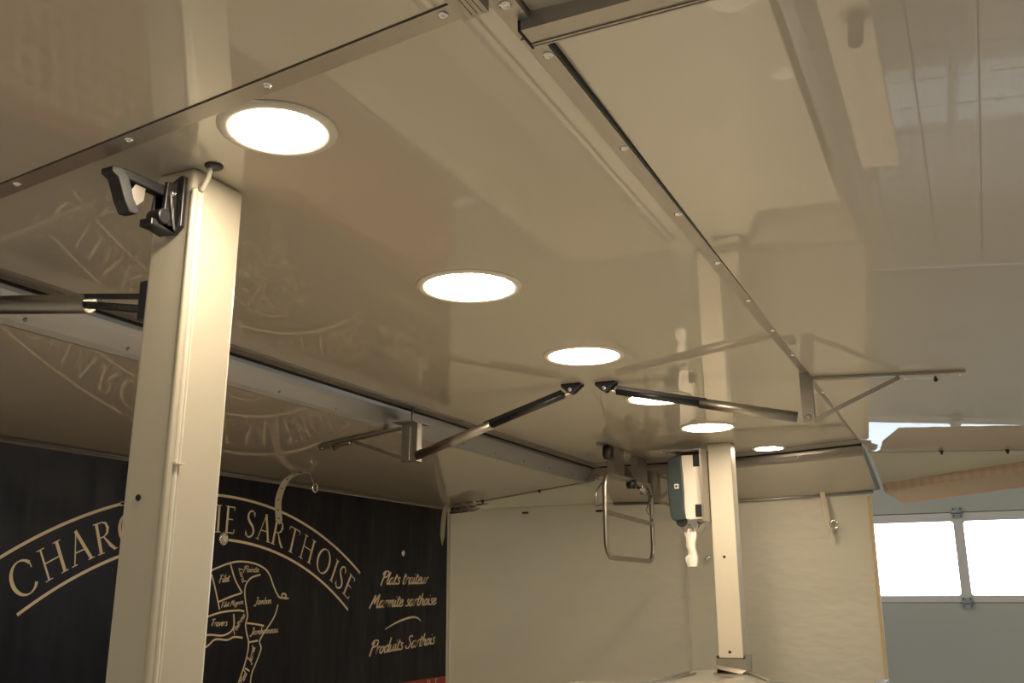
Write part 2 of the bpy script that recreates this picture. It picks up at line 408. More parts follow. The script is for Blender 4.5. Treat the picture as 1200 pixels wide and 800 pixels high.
# back edge: ribbed lip, gap and hinge profile follow the slightly bowed back edge
tb = empty('trim_4', (6.5, 1.5, CZ), kind='structure')
def ribbon3(pts, cross):                           # sweep a cross section (offset along +x, z) along pts
    s = MB(); n = len(cross); k = 0
    for (x, y) in pts: s.v += [Vector((x+a, y, z)) for a, z in cross]
    for i in range(len(pts)-1):
        for j in range(n):
            s.f.append([i*n+j, i*n+(j+1) % n, (i+1)*n+(j+1) % n, (i+1)*n+j]); s.smooth.append(False)
    s.f.append(list(range(n))[::-1]); s.f.append([(len(pts)-1)*n+j for j in range(n)]); s.smooth += [False, False]
    return s
ribbon3(back, [(-0.17, CZ-0.004), (-0.01, CZ-0.006), (-0.01, CZ), (-0.17, CZ)]).build('edge_strip', M['alu'], tb)
ribbon3(back, [(-0.008, CZ-0.012), (0.028, CZ-0.012), (0.028, CZ+0.03), (-0.008, CZ+0.03)]).build('gap_shade_strip', M['gap'], tb)  # black strip standing in for the shaded groove at the back hinge
ribbon3(back, [(0.03, CZ+0.01), (0.036, CZ-0.03), (0.06, CZ-0.055), (0.10, CZ-0.065), (0.11, CZ-0.05), (0.06, CZ-0.02), (0.05, CZ+0.03), (0.03, CZ+0.03)]).build('hinge_profile', M['alu'], tb)
for k in range(5):
    t = (0.74+k*0.27)
    screw(tb, (6.31+0.33*(t-0.6) - 0.12*max(0, t-1.3), t, CZ-0.042), 0.007, (-0.8, 0, -0.6), 'alu')
    screw(tb, (6.21+0.33*(t-0.6) - 0.12*max(0, t-1.3), t, CZ-0.005), 0.007, (0, 0, -1), 'alu')

# box beams at the near right corner
bb = MB()
bb.prism([(0.3, 0.600, 2.48), (1.180, 0.600, 2.48), (1.187, 0.648, 2.48), (0.3, 0.648, 2.48)], (0, 0, 0.03))
t = empty('roof_beam', (0.8, 0.62, 2.48), 'aluminium box beam running towards the viewer at the end of the front ceiling strip', 'beam')
bb.build('beam_body', M['alu'], t)
for yy in (0.609, 0.618, 0.627): B((0.3, yy, 2.4785), (1.176, yy+0.0025, 2.481)).build('rib', M['alu'], t)
t = empty('roof_beam', (1.28, 0.58, 2.48), 'aluminium box beam crossing under the right flap at the top of the picture', 'beam')
bm_ = MB(); bm_.prism([(1.250, 0.578, 2.481), (1.304, 0.578, 2.481), (1.304, -0.62, 2.481), (1.250, -0.62, 2.481)], (0, 0, 0.055)); bm_.build('beam_body', M['alu'], t)
B((1.292, -0.62, 2.4785), (1.296, 0.577, 2.482)).build('rib', M['alu'], t)
B((1.299, -0.62, 2.4785), (1.303, 0.577, 2.482)).build('rib', M['alu'], t)
B((1.248, 0.578, 2.479), (1.306, 0.582, 2.54)).build('end_cap', M['gap'], t)
hk = MB(); hk.tube(catmull([(1.232, 0.52, 2.56), (1.225, 0.56, 2.548), (1.222, 0.578, 2.535), (1.228, 0.588, 2.525), (1.24, 0.58, 2.522)], 5), 0.006, 8)
hk.build('cord_hook', M['strap'], t)

# ------------------------------------------------------------------ flaps
# front flap
ff = empty('awning_flap', (0.6, 1.5, 2.52), 'glossy white flap nearest the viewer, in front of the first lamp', 'flap')
def fpt(y0, x=None):
    a_ = t1p(y0, -0.044, 0.0025)
    return a_ if x is None else Vector((x, a_.y, a_.z-0.04*(a_.x-x)))
MB().prism([fpt(0.655, -0.9), fpt(0.655), fpt(2.75), fpt(2.75, -0.9)], (0, 0, 0.03)).build('panel', M['gelcoat_flap'], ff)
# right flap
def rz(x, y): return 2.444+0.050*(y-0.563)-0.0135*(x-6.3)
rf = empty('awning_flap', (3.5, -0.2, 2.45), 'glossy white flap on the right that mirrors the hall door', 'flap')
MB().prism([(-1.5, 0.560, rz(-1.5, 0.56)), (6.3, 0.560, rz(6.3, 0.56)), (6.3, -0.72, rz(6.3, -0.72)), (-1.5, -0.72, rz(-1.5, -0.72))], (0, 0, 0.03)).build('panel', M['gelcoat_flap'], rf)
MB().prism([(6.3, 0.565, rz(6.3, 0.565)-0.003), (6.308, 0.565, rz(6.3, 0.565)-0.003), (6.308, -0.72, rz(6.3, -0.72)-0.003), (6.3, -0.72, rz(6.3, -0.72)-0.003)], (0, 0, 0.036)).build('edge_strip', M['steel'], rf)
for yy in (0.152, -0.199, -0.55): 
    MB().lathe((6.28, yy, rz(6.28, yy)), [(0.010, 0), (0.012, 0.006), (0.007, 0.016), (0.007, 0.024)], (0, 0, -1), 12).build('screw', M['black'], rf)
# left flap
def lz(y): return 2.405-0.118*(y-2.42)
lf = empty('awning_flap', (3.5, 3.1, 2.3), 'white flap on the left above the black banner', 'flap')
MB().prism([(-0.6, 2.57, lz(2.57)), (6.57, 2.57, lz(2.57)), (6.57, 3.70, lz(3.70)), (-0.6, 3.70, lz(3.70))], (0, 0, 0.03)).build('panel', M['gelcoat_flap'], lf)
MB().prism([(6.57, 2.57, lz(2.57)-0.004), (6.578, 2.57, lz(2.57)-0.004), (6.578, 3.70, lz(3.7)-0.004), (6.57, 3.70, lz(3.7)-0.004)], (0, 0, 0.036)).build('edge_strip', M['steel'], lf)
for yy in (3.37, 2.90):
    MB().lathe((6.55, yy, lz(yy)), [(0.009, 0), (0.012, 0.006), (0.007, 0.014), (0.007, 0.022)], (0, 0, -1), 12).build('screw', M['black'], lf)
# outer rail on the left flap which carries the banner
rl = MB()
rl.prism([(-0.6, 3.655, lz(3.655)-0.004), (-0.6, 3.72, lz(3.72)-0.004), (-0.6, 3.72, 2.235), (-0.6, 3.700, 2.235), (-0.6, 3.690, 2.244), (-0.6, 3.68, 2.244)], (7.17, 0, 0))
rl.build('rail', M['alu'], lf)
MB().tube([(1.6, 3.676, 2.247), (2.7, 3.676, 2.249), (3.9, 3.676, 2.246), (5.2, 3.676, 2.250), (6.55, 3.676, 2.247)], 0.004, 8).build('keder_cord', M['alu_blue'], lf)
# back flap
BX = 7.0
bf = empty('awning_flap', (6.8, 1.5, 2.35), 'small white flap hinged behind the far ceiling edge above the cream canvas wall', 'flap')
inn = [(x+0.09, y, CZ-0.06) for x, y in back]
outz = {0.60: 2.275, 1.05: 2.255, 1.45: 2.245, 1.95: 2.255, 2.48: 2.265}
out_ = [(BX, y if y > 0.7 else 0.60, outz[y]) for x, y in back]
MB().sheet([inn, out_], (0, 0, 0.02)).build('panel', M['gelcoat_flap'], bf)
MB().prism([(6.34, 0.625, 2.452), (6.34, 0.590, 2.462), (BX+0.01, 0.575, 2.283), (BX+0.01, 0.625, 2.272)], (0, 0, 0.02)).build('edge_strip', M['alu_blue'], bf)
rr = MB()
rr.tube([(BX-0.01, 0.62, 2.268), (BX-0.01, 1.45, 2.243), (BX-0.01, 2.48, 2.263)], 0.011, 8)
rr.build('rail', M['alu'], bf)

# ------------------------------------------------------------------ downlights
spots = [(1.380, 1.172), (2.441, 1.304), (3.403, 1.312), (4.346, 1.305), (5.261, 1.302), (6.223, 1.153)]
lab = ['round lit ceiling lamp nearest the viewer, above the near post',
       'round lit ceiling lamp second nearest, in the middle of the ceiling',
       'round lit ceiling lamp just in front of the two gas strut pivots',
       'round lit ceiling lamp partly crossed by the right gas strut',
       'round lit ceiling lamp beside the top of the far post',
       'smallest round lit ceiling lamp, on the far edge strip of the ceiling']
for (x, y), lb, k in zip(spots, lab, (0.70, 1, 1, 1, 1, 0.64)):
    t = empty('ceiling_lamp', (x, y, CZ), lb, 'lamp', 'round downlights in the glossy ceiling')
    MB().lathe((x, y, CZ), [((0.160*k if k == 1 else 0.170*k), 0.0), ((0.158*k if k == 1 else 0.168*k), 0.004), (0.150*k, 0.008), (0.138*k, 0.0075), (0.1345*k, 0.004), (0.1345*k, 0.0)], (0, 0, -1), 64).build('ring', M['ring'], t)
    MB().lathe((x, y, CZ), [(0.1335*k, 0.0), (0.1335*k, 0.0055), (0.120*k, 0.0065)], (0, 0, -1), 64).build('diffuser', M['diffuser'], t)

# ------------------------------------------------------------------ near post, its latch and cable
pl = empty('post', (1.52, 1.49, 0.36), 'wide cream square post in the foreground on the left', 'post')
B((1.445, 1.440, 0.36), (1.602, 1.552, CZ)).build('post_body', M['post'], pl, bevel=0.010, seg=3)
B((1.4410, 1.4330, 0.36), (1.456, 1.4440, 2.45)).build('raceway', M['post'], pl, bevel=0.004)
B((1.466, 1.4335, 0.36), (1.4755, 1.4410, 2.45)).build('raceway', M['post'], pl, bevel=0.003)
MB().cyl((1.4445, 1.508, 1.791), (1.4425, 1.508, 1.791), 0.0065, 12).build('hole', M['gap'], pl)
MB().bar((1.452, 1.430, 1.858), (1.478, 1.430, 1.858), 0.010, 0.004).build('cable_clip', M['cable'], pl)
cb = MB().tube(catmull([(1.455, 1.405, 2.498), (1.457, 1.412, 2.475), (1.460, 1.430, 2.448), (1.461, 1.436, 2.42), (1.461, 1.436, 2.0), (1.461, 1.436, 0.40)], 4), 0.0055, 8)
cb.build('cable', M['cable'], None, 'thin cream cable running from the ceiling down the corner of the near post', 'cable')
MB().lathe((1.455, 1.405, CZ), [(0.020, 0), (0.020, 0.003), (0.015, 0.007), (0.008, 0.007)], (0, 0, -1), 20).build('cable_grommet', M['black'], None, 'black rubber cable grommet in the ceiling at the near post', 'grommet')

cable_obj = bpy.data.objects['cable']
for o_ in (pl,):
    o_.location += Vector((-0.0152, 0.0158, 0)); o_.rotation_mode = 'AXIS_ANGLE'; o_.rotation_axis_angle = (0.0075, 0.72, 0.69, 0)
cable_obj.location += Vector((-0.0150, 0.0156, 0)); cable_obj.rotation_mode = 'AXIS_ANGLE'; cable_obj.rotation_axis_angle = (0.0075, 0.72, 0.69, 0)
lt = empty('door_latch', (1.44, 1.49, 2.41), 'black sprung latch arm screwed to the side of the near post', 'latch')
MB().prism([(1.4445, 1.470, 2.345), (1.4445, 1.452, 2.36), (1.4445, 1.452, 2.475), (1.4445, 1.462, 2.478), (1.4445, 1.512, 2.455), (1.4445, 1.512, 2.35)], (-0.012, 0, 0)).build('back_plate', M['black'], lt, bevel=0.002)
MB().prism([(1.437, 1.47, 2.475), (1.425, 1.47, 2.458), (1.405, 1.47, 2.455), (1.400, 1.47, 2.35), (1.437, 1.47, 2.345)], (0, 0.010, 0)).build('cheek', M['black'], lt, bevel=0.002)
MB().prism([(1.437, 1.505, 2.462), (1.410, 1.505, 2.455), (1.400, 1.505, 2.35), (1.437, 1.505, 2.345)], (0, 0.008, 0)).build('cheek', M['black'], lt, bevel=0.002)
MB().prism([(1.42, 1.478, 2.424), (1.42, 1.478, 2.448), (1.298, 1.478, 2.443), (1.290, 1.478, 2.437), (1.302, 1.478, 2.422)], (0, 0.024, 0)).build('arm', M['black'], lt, bevel=0.003)
MB().prism([(1.335, 1.484, 2.425), (1.360, 1.484, 2.425), (1.358, 1.484, 2.395), (1.330, 1.484, 2.365), (1.318, 1.484, 2.395)], (0, 0.012, 0)).build('spring_plate', M['steel'], lt)
jaw = [(1.262, 2.432), (1.290, 2.437), (1.302, 2.430), (1.312, 2.410), (1.322, 2.385), (1.340, 2.364), (1.334, 2.354), (1.315, 2.352), (1.300, 2.372), (1.289, 2.395), (1.279, 2.414), (1.262, 2.420)]
MB().prism([(x, 1.473, z) for x, z in jaw], (0, 0.032, 0)).build('jaw', M['black'], lt, bevel=0.002)
MB().cyl((1.398, 1.462, 2.372), (1.398, 1.500, 2.372), 0.017, 20).build('knob', M['black'], lt, bevel=0.003)
B((1.370, 1.470, 2.345), (1.437, 1.505, 2.362)).build('foot', M['black'], lt, bevel=0.003)
MB().bar((1.412, 1.466, 2.425), (1.430, 1.466, 2.350), 0.002, 0.006).build('spring', M['chrome'], lt)
screw(lt, (1.422, 1.470, 2.432), 0.008, (0, -1, 0), 'chrome', 'rivet')

lt.location += Vector((-0.0060, 0.0062, 0))

# ------------------------------------------------------------------ far post with steel socket
pr_ = empty('post', (5.93, 1.39, 1.15), 'slim cream post at the far end of the counter', 'post')
B((5.87, 1.318, 1.235), (5.99, 1.462, CZ)).build('post_body', M['post'], pr_, bevel=0.006)
for zz in (1.815, 1.272): MB().cyl((5.871, 1.395, zz), (5.868, 1.395, zz), 0.009, 10).build('hole', M['gap'], pr_)
s = MB()
s.prism([(5.86, 1.300, 1.172), (5.86, 1.476, 1.198), (5.86, 1.476, 1.235), (5.86, 1.296, 1.235)], (-0.004, 0, 0))
s.prism([(5.858, 1.300, 1.172), (5.858, 1.476, 1.198), (5.80, 1.476, 1.186), (5.80, 1.322, 1.153)], (0, 0, 0.003))
s.box((5.86, 1.300, 1.15), (6.0, 1.306, 1.255)); s.box((5.86, 1.470, 1.15), (6.0, 1.476, 1.25)); s.box((5.99, 1.30, 1.15), (5.996, 1.476, 1.25))
s.box((5.80, 1.29, 1.15), (6.01, 1.48, 1.157))
s.build('socket', M['steel'], pr_)

# ------------------------------------------------------------------ flap brackets with gas struts
def bracket(X, XP, side, label, lbl_strut):
    # side -1 = right flap (towards -y), +1 = left flap; XP = x of the strut's ceiling pivot
    if side < 0:
        ys, top, bot, y_end, rz0, rz1, fb = 0.585, CZ-0.003, 2.285, -0.020, 2.467, 2.4385, 0.58
    else:
        ys, top, bot, y_end, rz0, rz1, fb = 2.44, 2.405, 2.226, 2.955, 2.385, 2.326, 0.60
    t = empty('flap_bracket', (X, ys, CZ if side < 0 else 2.41), label, 'bracket')
    if side < 0:
        u = MB(); u.box((X-0.004, ys-0.022, bot), (X, ys+0.026, top)); u.box((X, ys-0.022, bot), (X+0.045, ys-0.018, top))
        u.build('upright', M['steel'], t)
    else:
        B((X-0.004, 2.428, bot), (X, 2.472, top)).build('upright', M['steel'], t)
        B((X-0.004, 2.386, bot), (X, 2.418, top)).build('upright', M['steel'], t)
        B((X, 2.386, bot), (X+0.04, 2.390, top)).build('upright', M['steel'], t)
        B((X-0.006, 2.384, bot-0.006), (X+0.04, 2.474, bot+0.001)).build('foot_plate', M['steel'], t)
        B((X-0.05, 2.380, top), (X+0.10, 2.50, top+0.004)).build('top_plate', M['alu'], t)
        MB().cyl((X+0.06, 2.455, top), (X+0.06, 2.455, CZ-0.006), 0.005, 8).build('hanger', M['alu_blue'], t)
    y0 = ys+side*0.03
    P0 = Vector((X, y0, rz0)); P1 = Vector((X, y_end, rz1))
    MB().bar(P0, P1, 0.032, 0.010).build('rail', M['steel'], t)
    Pb = P0.lerp(P1, fb)+Vector((0, 0, -0.010))
    MB().bar((X+0.006, ys+side*0.022, bot+0.010), Pb+Vector((0.006, 0, 0)), 0.016, 0.017).build('brace', M['steel'], t)
    q = P1-P0
    MB().bar(P0+q*0.61+Vector((0, 0, -0.014)), P0+q*0.84+Vector((0, 0, -0.016)), 0.024, 0.016).build('slider', M['chrome' if side < 0 else 'steel'], t)
    MB().bar(P0+q*0.87+Vector((0, 0, -0.010)), P1+Vector((0, 0, -0.010)), 0.020, 0.012).build('slider', M['chrome' if side < 0 else 'steel'], t)
    MB().lathe(P0+q*0.81+Vector((-0.005, 0, -0.012)), [(0.005, 0), (0.009, 0.004), (0.009, 0.016), (0.005, 0.024)], (0, 0, -1), 12).build('knob', M['black'], t)
    screw(t, P1+Vector((-0.011, -side*0.02, -0.010)), 0.006, (-1, 0, 0), 'chrome')
    screw(t, P0+q*0.62+Vector((-0.013, 0, -0.016)), 0.006, (-1, 0, 0), 'chrome')
    if side < 0: screw(t, (X-0.004, ys+0.003, bot+0.022), 0.014, (-1, 0, 0), 'steel', 'bolt')
    py = 1.405 if side < 0 else 1.553
    st = empty('gas_strut', (XP, py, CZ), lbl_strut, 'gas strut')
    def Y(d): return py+d
    shape = [(-0.045, CZ), (0.048, CZ), (0.048, CZ-0.010), (0.012, CZ-0.040), (-0.004, CZ-0.046), (-0.018, CZ-0.038), (-0.046, CZ-0.012)]
    shape = [(-a_, z_) for a_, z_ in shape]
    for dx in (-0.022, 0.012):
        MB().prism([(XP+dx, Y(a_), z_) for a_, z_ in shape], (0.010, 0, 0)).build('pivot_plate', M['navyblack'], st, bevel=0.002)
    B((XP-0.022, Y(-.045), CZ-0.006), (XP+0.022, Y(.045), CZ)).build('base_plate', M['navyblack'], st)
    screw(st, (XP-0.022, Y(0.004), CZ-0.028), 0.010, (-1, 0, 0), 'chrome', 'bolt')
    p0 = Vector((XP, Y(0.0), CZ-0.032)); p1 = Vector((X-0.010, ys+0.045, bot+0.024)) if side < 0 else Vector((X-0.005, 2.384, bot+0.018))
    d = (p1-p0); L_ = d.length; d.normalize()
    MB().cyl(p0, p0+d*0.06, 0.008, 10).build('rod_end', M['chrome'], st)
    MB().cyl(p0+d*0.045, p0+d*(0.50*L_), 0.0175, 16).build('rod', M['black'], st)
    MB().bar(p0+d*0.05+Vector((-0.012, 0, 0.014)), p0+d*(0.54*L_)+Vector((-0.012, 0, 0.014)), 0.012, 0.016).build('cover_strip', M['black'], st)
    MB().cyl(p0+d*(0.50*L_), p1, 0.0225, 20).build('tube', M['steel'], st)
bracket(4.09, 3.91, -1, 'steel arm bracket reaching right from the ceiling edge against the hall door', 'gas strut slanting right from its ceiling pivot across a lit lamp')
bracket(3.95, 3.88, 1, 'dark steel arm bracket under the left flap, holding the left gas strut', 'gas strut slanting down left to the hinge profile')
# stowed strut behind the near post
st = empty('gas_strut', (1.75, 2.45, 2.42), 'thick gas strut at the left picture edge running behind the near post', 'gas strut')
a = Vector((1.75, 2.60, 2.425)); b = Vector((1.75, 2.09, 2.361)); c = Vector((1.54, 1.60, 2.225))
MB().cyl(a, b, 0.0265, 24).build('tube', M['steel'], st, bevel=0.003)
MB().cyl(b+(a-b)*0.05+Vector((0, 0, -.002)), c+Vector((0.02, 0, 0)), 0.010, 12).build('rod', M['black'], st)
MB().bar(b+(a-b)*0.06+Vector((0, 0, 0.021)), c+Vector((0.02, 0, 0.035)), 0.016, 0.012).build('cover_strip', M['black'], st)
B((1.49, 1.575, 2.19), (1.56, 1.63, 2.28)).build('end_bracket', M['navyblack'], st, bevel=0.003)
B((1.72, 2.56, lz(2.6)-0.012), (1.78, 2.64, lz(2.6)+0.004)).build('foot_plate', M['steel'], st)

# ------------------------------------------------------------------ banner
bn = empty('banner', (4.1, 3.70, 2.24), 'black printed canvas banner with gold arched lettering and a butcher drawing', 'banner')
YB = 3.70
bt = MB().box((1.6, YB, 1.02), (6.600, YB+0.003, 2.243)); bt.build('black_cloth', M['banner'], bn)
B((1.6, YB, 0.92), (6.600, YB+0.003, 1.02)).build('red_band', M['red'], bn)
B((1.6, YB, 0.02), (6.600, YB+0.003, 0.92)).build('gingham_band', M['gingham'], bn)

def rib2(pts, wf):
    """flat ribbon on the banner plane from 2-D points; wf = width or list of widths"""
    n = len(pts); P = [Vector((p[0], p[1])) for p in pts]
    W_ = wf if isinstance(wf, (list, tuple)) else [wf]*n
    left = []; rightp = []
    for i in range(n):
        d = (P[min(i+1, n-1)]-P[max(i-1, 0)])
        d = d.normalized() if d.length > 1e-9 else Vector((1, 0))
        nrm = Vector((-d.y, d.x)); left.append(P[i]+nrm*W_[i]/2); rightp.append(P[i]-nrm*W_[i]/2)
    return left, rightp
class Print:
    def __init__(s): s.m = MB(); s.k = 0
    def ribbon(s, pts, w):
        a, b = rib2(pts, w); n = len(a); s.k += 1
        y = YB-0.0012-0.00002*(s.k % 20)
        vs = [(p.x, y, p.y) for p in a]+[(p.x, y, p.y) for p in b]
        s.m.add(vs, [(i, i+1, n+i+1, n+i) for i in range(n-1)])
    def build(s, name, m='gold', label=None): return s.m.build(name, M[m], bn, label)

def arcpts(cx, cz, r, a0, a1, n=60): return [(cx+r*math.sin(R(a0+(a1-a0)*i/n)), cz+r*math.cos(R(a0+(a1-a0)*i/n))) for i in range(n+1)]
p = Print(); p.ribbon(arcpts(4.1, -0.372, 2.5, -32.6, 32.3), 0.014); p.build('arch_line')
p = Print(); p.ribbon(arcpts(4.1, -0.21, 2.106, -34.5, -1.7), 0.014); p.build('arch_line')
p = Print(); p.ribbon(arcpts(4.1, -0.21, 2.106, 1.8, 35.2), 0.014); p.build('arch_line')
p = Print(); p.ribbon([(3.40, 2.028), (3.47, 2.045)], 0.02); p.build('dash')

TH, TN = 0.115, 0.042
def ell(cx, cz, rx, rz_, a0, a1, thick, thin, n=28):
    pts = []; ws = []
    for i in range(n+1):
        t = R(a0+(a1-a0)*i/n); pts.append((cx+rx*math.cos(t), cz+rz_*math.sin(t))); ws.append(thin+(thick-thin)*abs(math.cos(t))**1.3)
    return pts, ws
def serif(x, z, w=0.16): return ([(x-w, z), (x+w, z)], 0.03)
def vstem(x, th=TH, z0=0, z1=1): return [([(x, z0), (x, z1)], th), serif(x, z0+0.012, 0.15), serif(x, z1-0.012, 0.15)]
G = {}
G['I'] = (0.30, vstem(0.15))
G['E'] = (0.60, vstem(0.15)+[([(0.15, 0.98), (0.55, 0.98)], TN), ([(0.15, 0.52), (0.48, 0.52)], TN), ([(0.15, 0.02), (0.58, 0.02)], TN), ([(0.55, 0.98), (0.53, 0.86)], 0.04), ([(0.58, 0.02), (0.60, 0.16)], 0.04)])
G['H'] = (0.95, vstem(0.15, TN*1.6)+vstem(0.80)+[([(0.15, 0.53), (0.80, 0.53)], TN)])
G['A'] = (0.90, [([(0.10, 0), (0.45, 1.02)], TN), ([(0.43, 1.04), (0.82, 0)], TH), ([(0.22, 0.38), (0.68, 0.38)], TN), serif(0.10, 0.012, 0.12), serif(0.82, 0.012, 0.14)])
G['R'] = (0.80, vstem(0.15)+[([(0.15, 0.98), (0.40, 0.98), (0.54, 0.92), (0.60, 0.76), (0.54, 0.60), (0.40, 0.52), (0.15, 0.50)], [TN, TN, 0.08, TH*.95, 0.08, TN, TN]), ([(0.36, 0.52), (0.60, 0.18), (0.78, 0.0)], [TN, TH, TH*0.8]), serif(0.80, 0.012, 0.08)])
G['T'] = (0.80, vstem(0.40)+[([(0.04, 0.98), (0.76, 0.98)], TN), ([(0.04, 0.98), (0.02, 0.84)], 0.04), ([(0.76, 0.98), (0.78, 0.84)], 0.04)])
G['U'] = (0.90, [([(0.16, 1), (0.16, 0.35), (0.24, 0.10), (0.45, 0.0), (0.66, 0.10), (0.74, 0.35), (0.74, 1)], [TH, TH, 0.09, TN*1.2, TN, TN, TN]), serif(0.16, 0.988, 0.15), serif(0.74, 0.988, 0.12)])
e_, w_ = ell(0.50, 0.50, 0.45, 0.52, 38, 322, TH*1.1, TN)
G['C'] = (0.95, [(e_, w_), ([(0.855, 0.82), (0.87, 0.66)], 0.04)])
e_, w_ = ell(0.52, 0.50, 0.46, 0.52, 0, 360, TH*1.05, TN, 40)
G['O'] = (1.04, [(e_, w_)])
sp_ = catmull([(0.50, 0.84, 0), (0.36, 1.0, 0), (0.16, 0.93, 0), (0.10, 0.74, 0), (0.24, 0.56, 0), (0.44, 0.42, 0), (0.54, 0.22, 0), (0.42, 0.04, 0), (0.20, 0.0, 0), (0.06, 0.16, 0)], 4)
ns = len(sp_)
G['S'] = (0.62, [([(q.x, q.y) for q in sp_], [TN+(TH*0.95-TN)*math.sin(PI*i/(ns-1))**1.5 for i in range(ns)]), ([(0.51, 0.97), (0.50, 0.78)], 0.03), ([(0.05, 0.03), (0.06, 0.22)], 0.03)])
def put_letter(pr, ch, ang, H=0.145, rb=2.232, wscale=0.92):
    adv, strokes = G[ch]; a = R(ang)
    cx = 4.1; cz = -0.30
    base = Vector((cx+rb*math.sin(a), cz+rb*math.cos(a))); ex = Vector((math.cos(a), -math.sin(a))); ez = Vector((math.sin(a), math.cos(a)))
    for pts, w in strokes:
        q = [base+ex*((x-adv/2)*H*wscale)+ez*(z*H) for x, z in pts]
        ww = [i*H for i in w] if isinstance(w, (list, tuple)) else w*H
        pr.ribbon([(v.x, v.y) for v in q], ww)
letters = [('C', -30.9), ('H', -27.0), ('A', -23.3), ('R', -19.7), ('C', -16.0), ('U', -12.3), ('T', -9.0), ('E', -6.2), ('R', -3.2), ('I', -0.6), ('E', 1.6),
           ('S', 5.9), ('A', 8.9), ('R', 12.1), ('T', 15.6), ('H', 19.4), ('O', 23.9), ('I', 27.1), ('S', 29.2), ('E', 31.8)]
for ch, a_ in letters:
    p = Print(); put_letter(p, ch, a_); p.build('letter')

HW = {
 'a': (0.95, [[(.75,.85),(.45,1),(.12,.6),(.15,.1),(.4,0),(.7,.5),(.8,1),(.7,.4),(.8,0),(1,.15)]]),
 'b': (0.78, [[(.25,1.9),(.15,.8),(.1,.1),(.3,0),(.6,.3),(.6,.8),(.4,.95),(.15,.6)]]),
 'd': (1.02, [[(.7,.85),(.4,1),(.1,.6),(.15,.1),(.45,0),(.72,.5)], [(.86,2.1),(.76,.9),(.74,.2),(.86,0),(1.02,.15)]]),
 'e': (0.75, [[(.1,.42),(.5,.6),(.6,.9),(.35,1),(.1,.6),(.15,.1),(.45,0),(.8,.3)]]),
 'g': (0.92, [[(.75,.85),(.4,1),(.1,.6),(.15,.2),(.4,.1),(.7,.6),(.8,1),(.65,-.4),(.3,-.8),(.1,-.5),(.9,.1)]]),
 'h': (0.88, [[(.25,1.9),(.12,.8),(.05,0),(.2,.6),(.5,1),(.65,.8),(.6,.2),(.75,0),(.9,.15)]]),
 'i': (0.42, [[(.15,1),(.1,.3),(.2,0),(.45,.2)], [(.18,1.45),(.24,1.52)]]),
 'l': (0.42, [[(.35,1.9),(.15,.9),(.1,.2),(.25,0),(.45,.2)]]),
 'm': (1.2, [[(.1,1),(.05,0),(.2,.7),(.45,1),(.5,.7),(.45,0),(.6,.7),(.85,1),(.95,.8),(.9,.2),(1.05,0),(1.2,.2)]]),
 'n': (0.85, [[(.1,1),(.05,0),(.2,.7),(.48,1),(.6,.8),(.55,.2),(.68,0),(.85,.2)]]),
 'o': (0.80, [[(.45,1),(.12,.7),(.1,.2),(.35,0),(.62,.3),(.6,.8),(.42,1),(.55,.8),(.85,.85)]]),
 'r': (0.62, [[(.15,1),(.1,0),(.2,.7),(.42,1),(.62,.95)]]),
 's': (0.62, [[(.6,.9),(.35,1),(.2,.75),(.5,.4),(.45,.1),(.2,0),(0,.15)]]),
 't': (0.55, [[(.32,1.55),(.15,.6),(.15,.1),(.35,0),(.55,.2)], [(0,1.05),(.62,1.2)]]),
 'u': (0.88, [[(.08,1),(.03,.3),(.25,0),(.5,.4),(.65,1),(.6,.3),(.7,0),(.9,.2)]]),
 'v': (0.75, [[(.05,1),(.2,.3),(.3,0),(.5,.5),(.7,1)]]),
 ' ': (0.55, []),
 'P': (1.05, [[(.45,1.9),(.25,.9),(.1,-.2)], [(0,1.5),(.4,2.0),(1.0,1.9),(1.0,1.3),(.35,1.0)]]),
 'M': (1.55, [[(0,-.1),(.3,1),(.55,1.85),(.65,.6),(1.0,1.5),(1.25,1.9),(1.2,.6),(1.3,0),(1.55,.2)]]),
 'S': (1.05, [[(1,1.6),(.75,1.9),(.35,1.6),(.6,1.1),(.85,.6),(.55,.05),(.1,.1),(0,.5)]]),
 'F': (1.0, [[(.5,1.8),(.3,.9),(.15,-.1)], [(.1,1.8),(.6,1.95),(1.1,1.85)], [(.1,1.0),(.75,1.1)]]),
 'J': (0.95, [[(.4,1.8),(.9,1.95),(.75,1.0),(.5,-.3),(.2,-.4),(.1,0)]]),
 'T': (1.05, [[(0,1.7),(.5,1.9),(1.2,1.8)], [(.7,1.85),(.45,.8),(.35,0)]]),
 'L': (0.9, [[(.4,1.9),(.15,.6),(.05,.05),(.5,.1),(.9,0)]]),
}
def script(pr, word, a, b, xh, w=0.16, slant=0.28):
    """handwritten word from point a to point b on the banner, x-height xh (metres)"""
    a = Vector(a); b = Vector(b); ex = (b-a).normalized(); ez = Vector((-ex.y, ex.x))
    tot = sum(HW[c][0] for c in word); sx = (b-a).length/tot; x = 0
    for c in word:
        adv, st_ = HW[c]
        for s_ in st_:
            q = catmull([(u, v, 0) for u, v in s_], 4) if len(s_) > 2 else [Vector((u, v, 0)) for u, v in s_]
            pts = [a+ex*((x+v.x+slant*v.y-0.1)*sx)+ez*(v.y*xh) for v in q]
            ws = []
            for i in range(len(q)):
                d = q[min(i+1, len(q)-1)]-q[max(i-1, 0)]; d = d.normalized() if d.length > 0 else Vector((1, 0, 0))
                ws.append(xh*w*(0.65+0.75*abs(d.y)))
            pr.ribbon([(v.x, v.y) for v in pts], ws)
        x += adv
for word, a_, b_, xh in (('Plats traiteur', (5.690, 1.672), (6.318, 1.684), 0.043), ('Marmite sarthoise', (5.565, 1.520), (6.440, 1.535), 0.043), ('Produits Sarthois', (5.580, 1.222), (6.430, 1.258), 0.043)):
    p = Print(); script(p, word, a_, b_, xh, 0.24); p.build('script_lettering', label='gold handwritten line '+word)
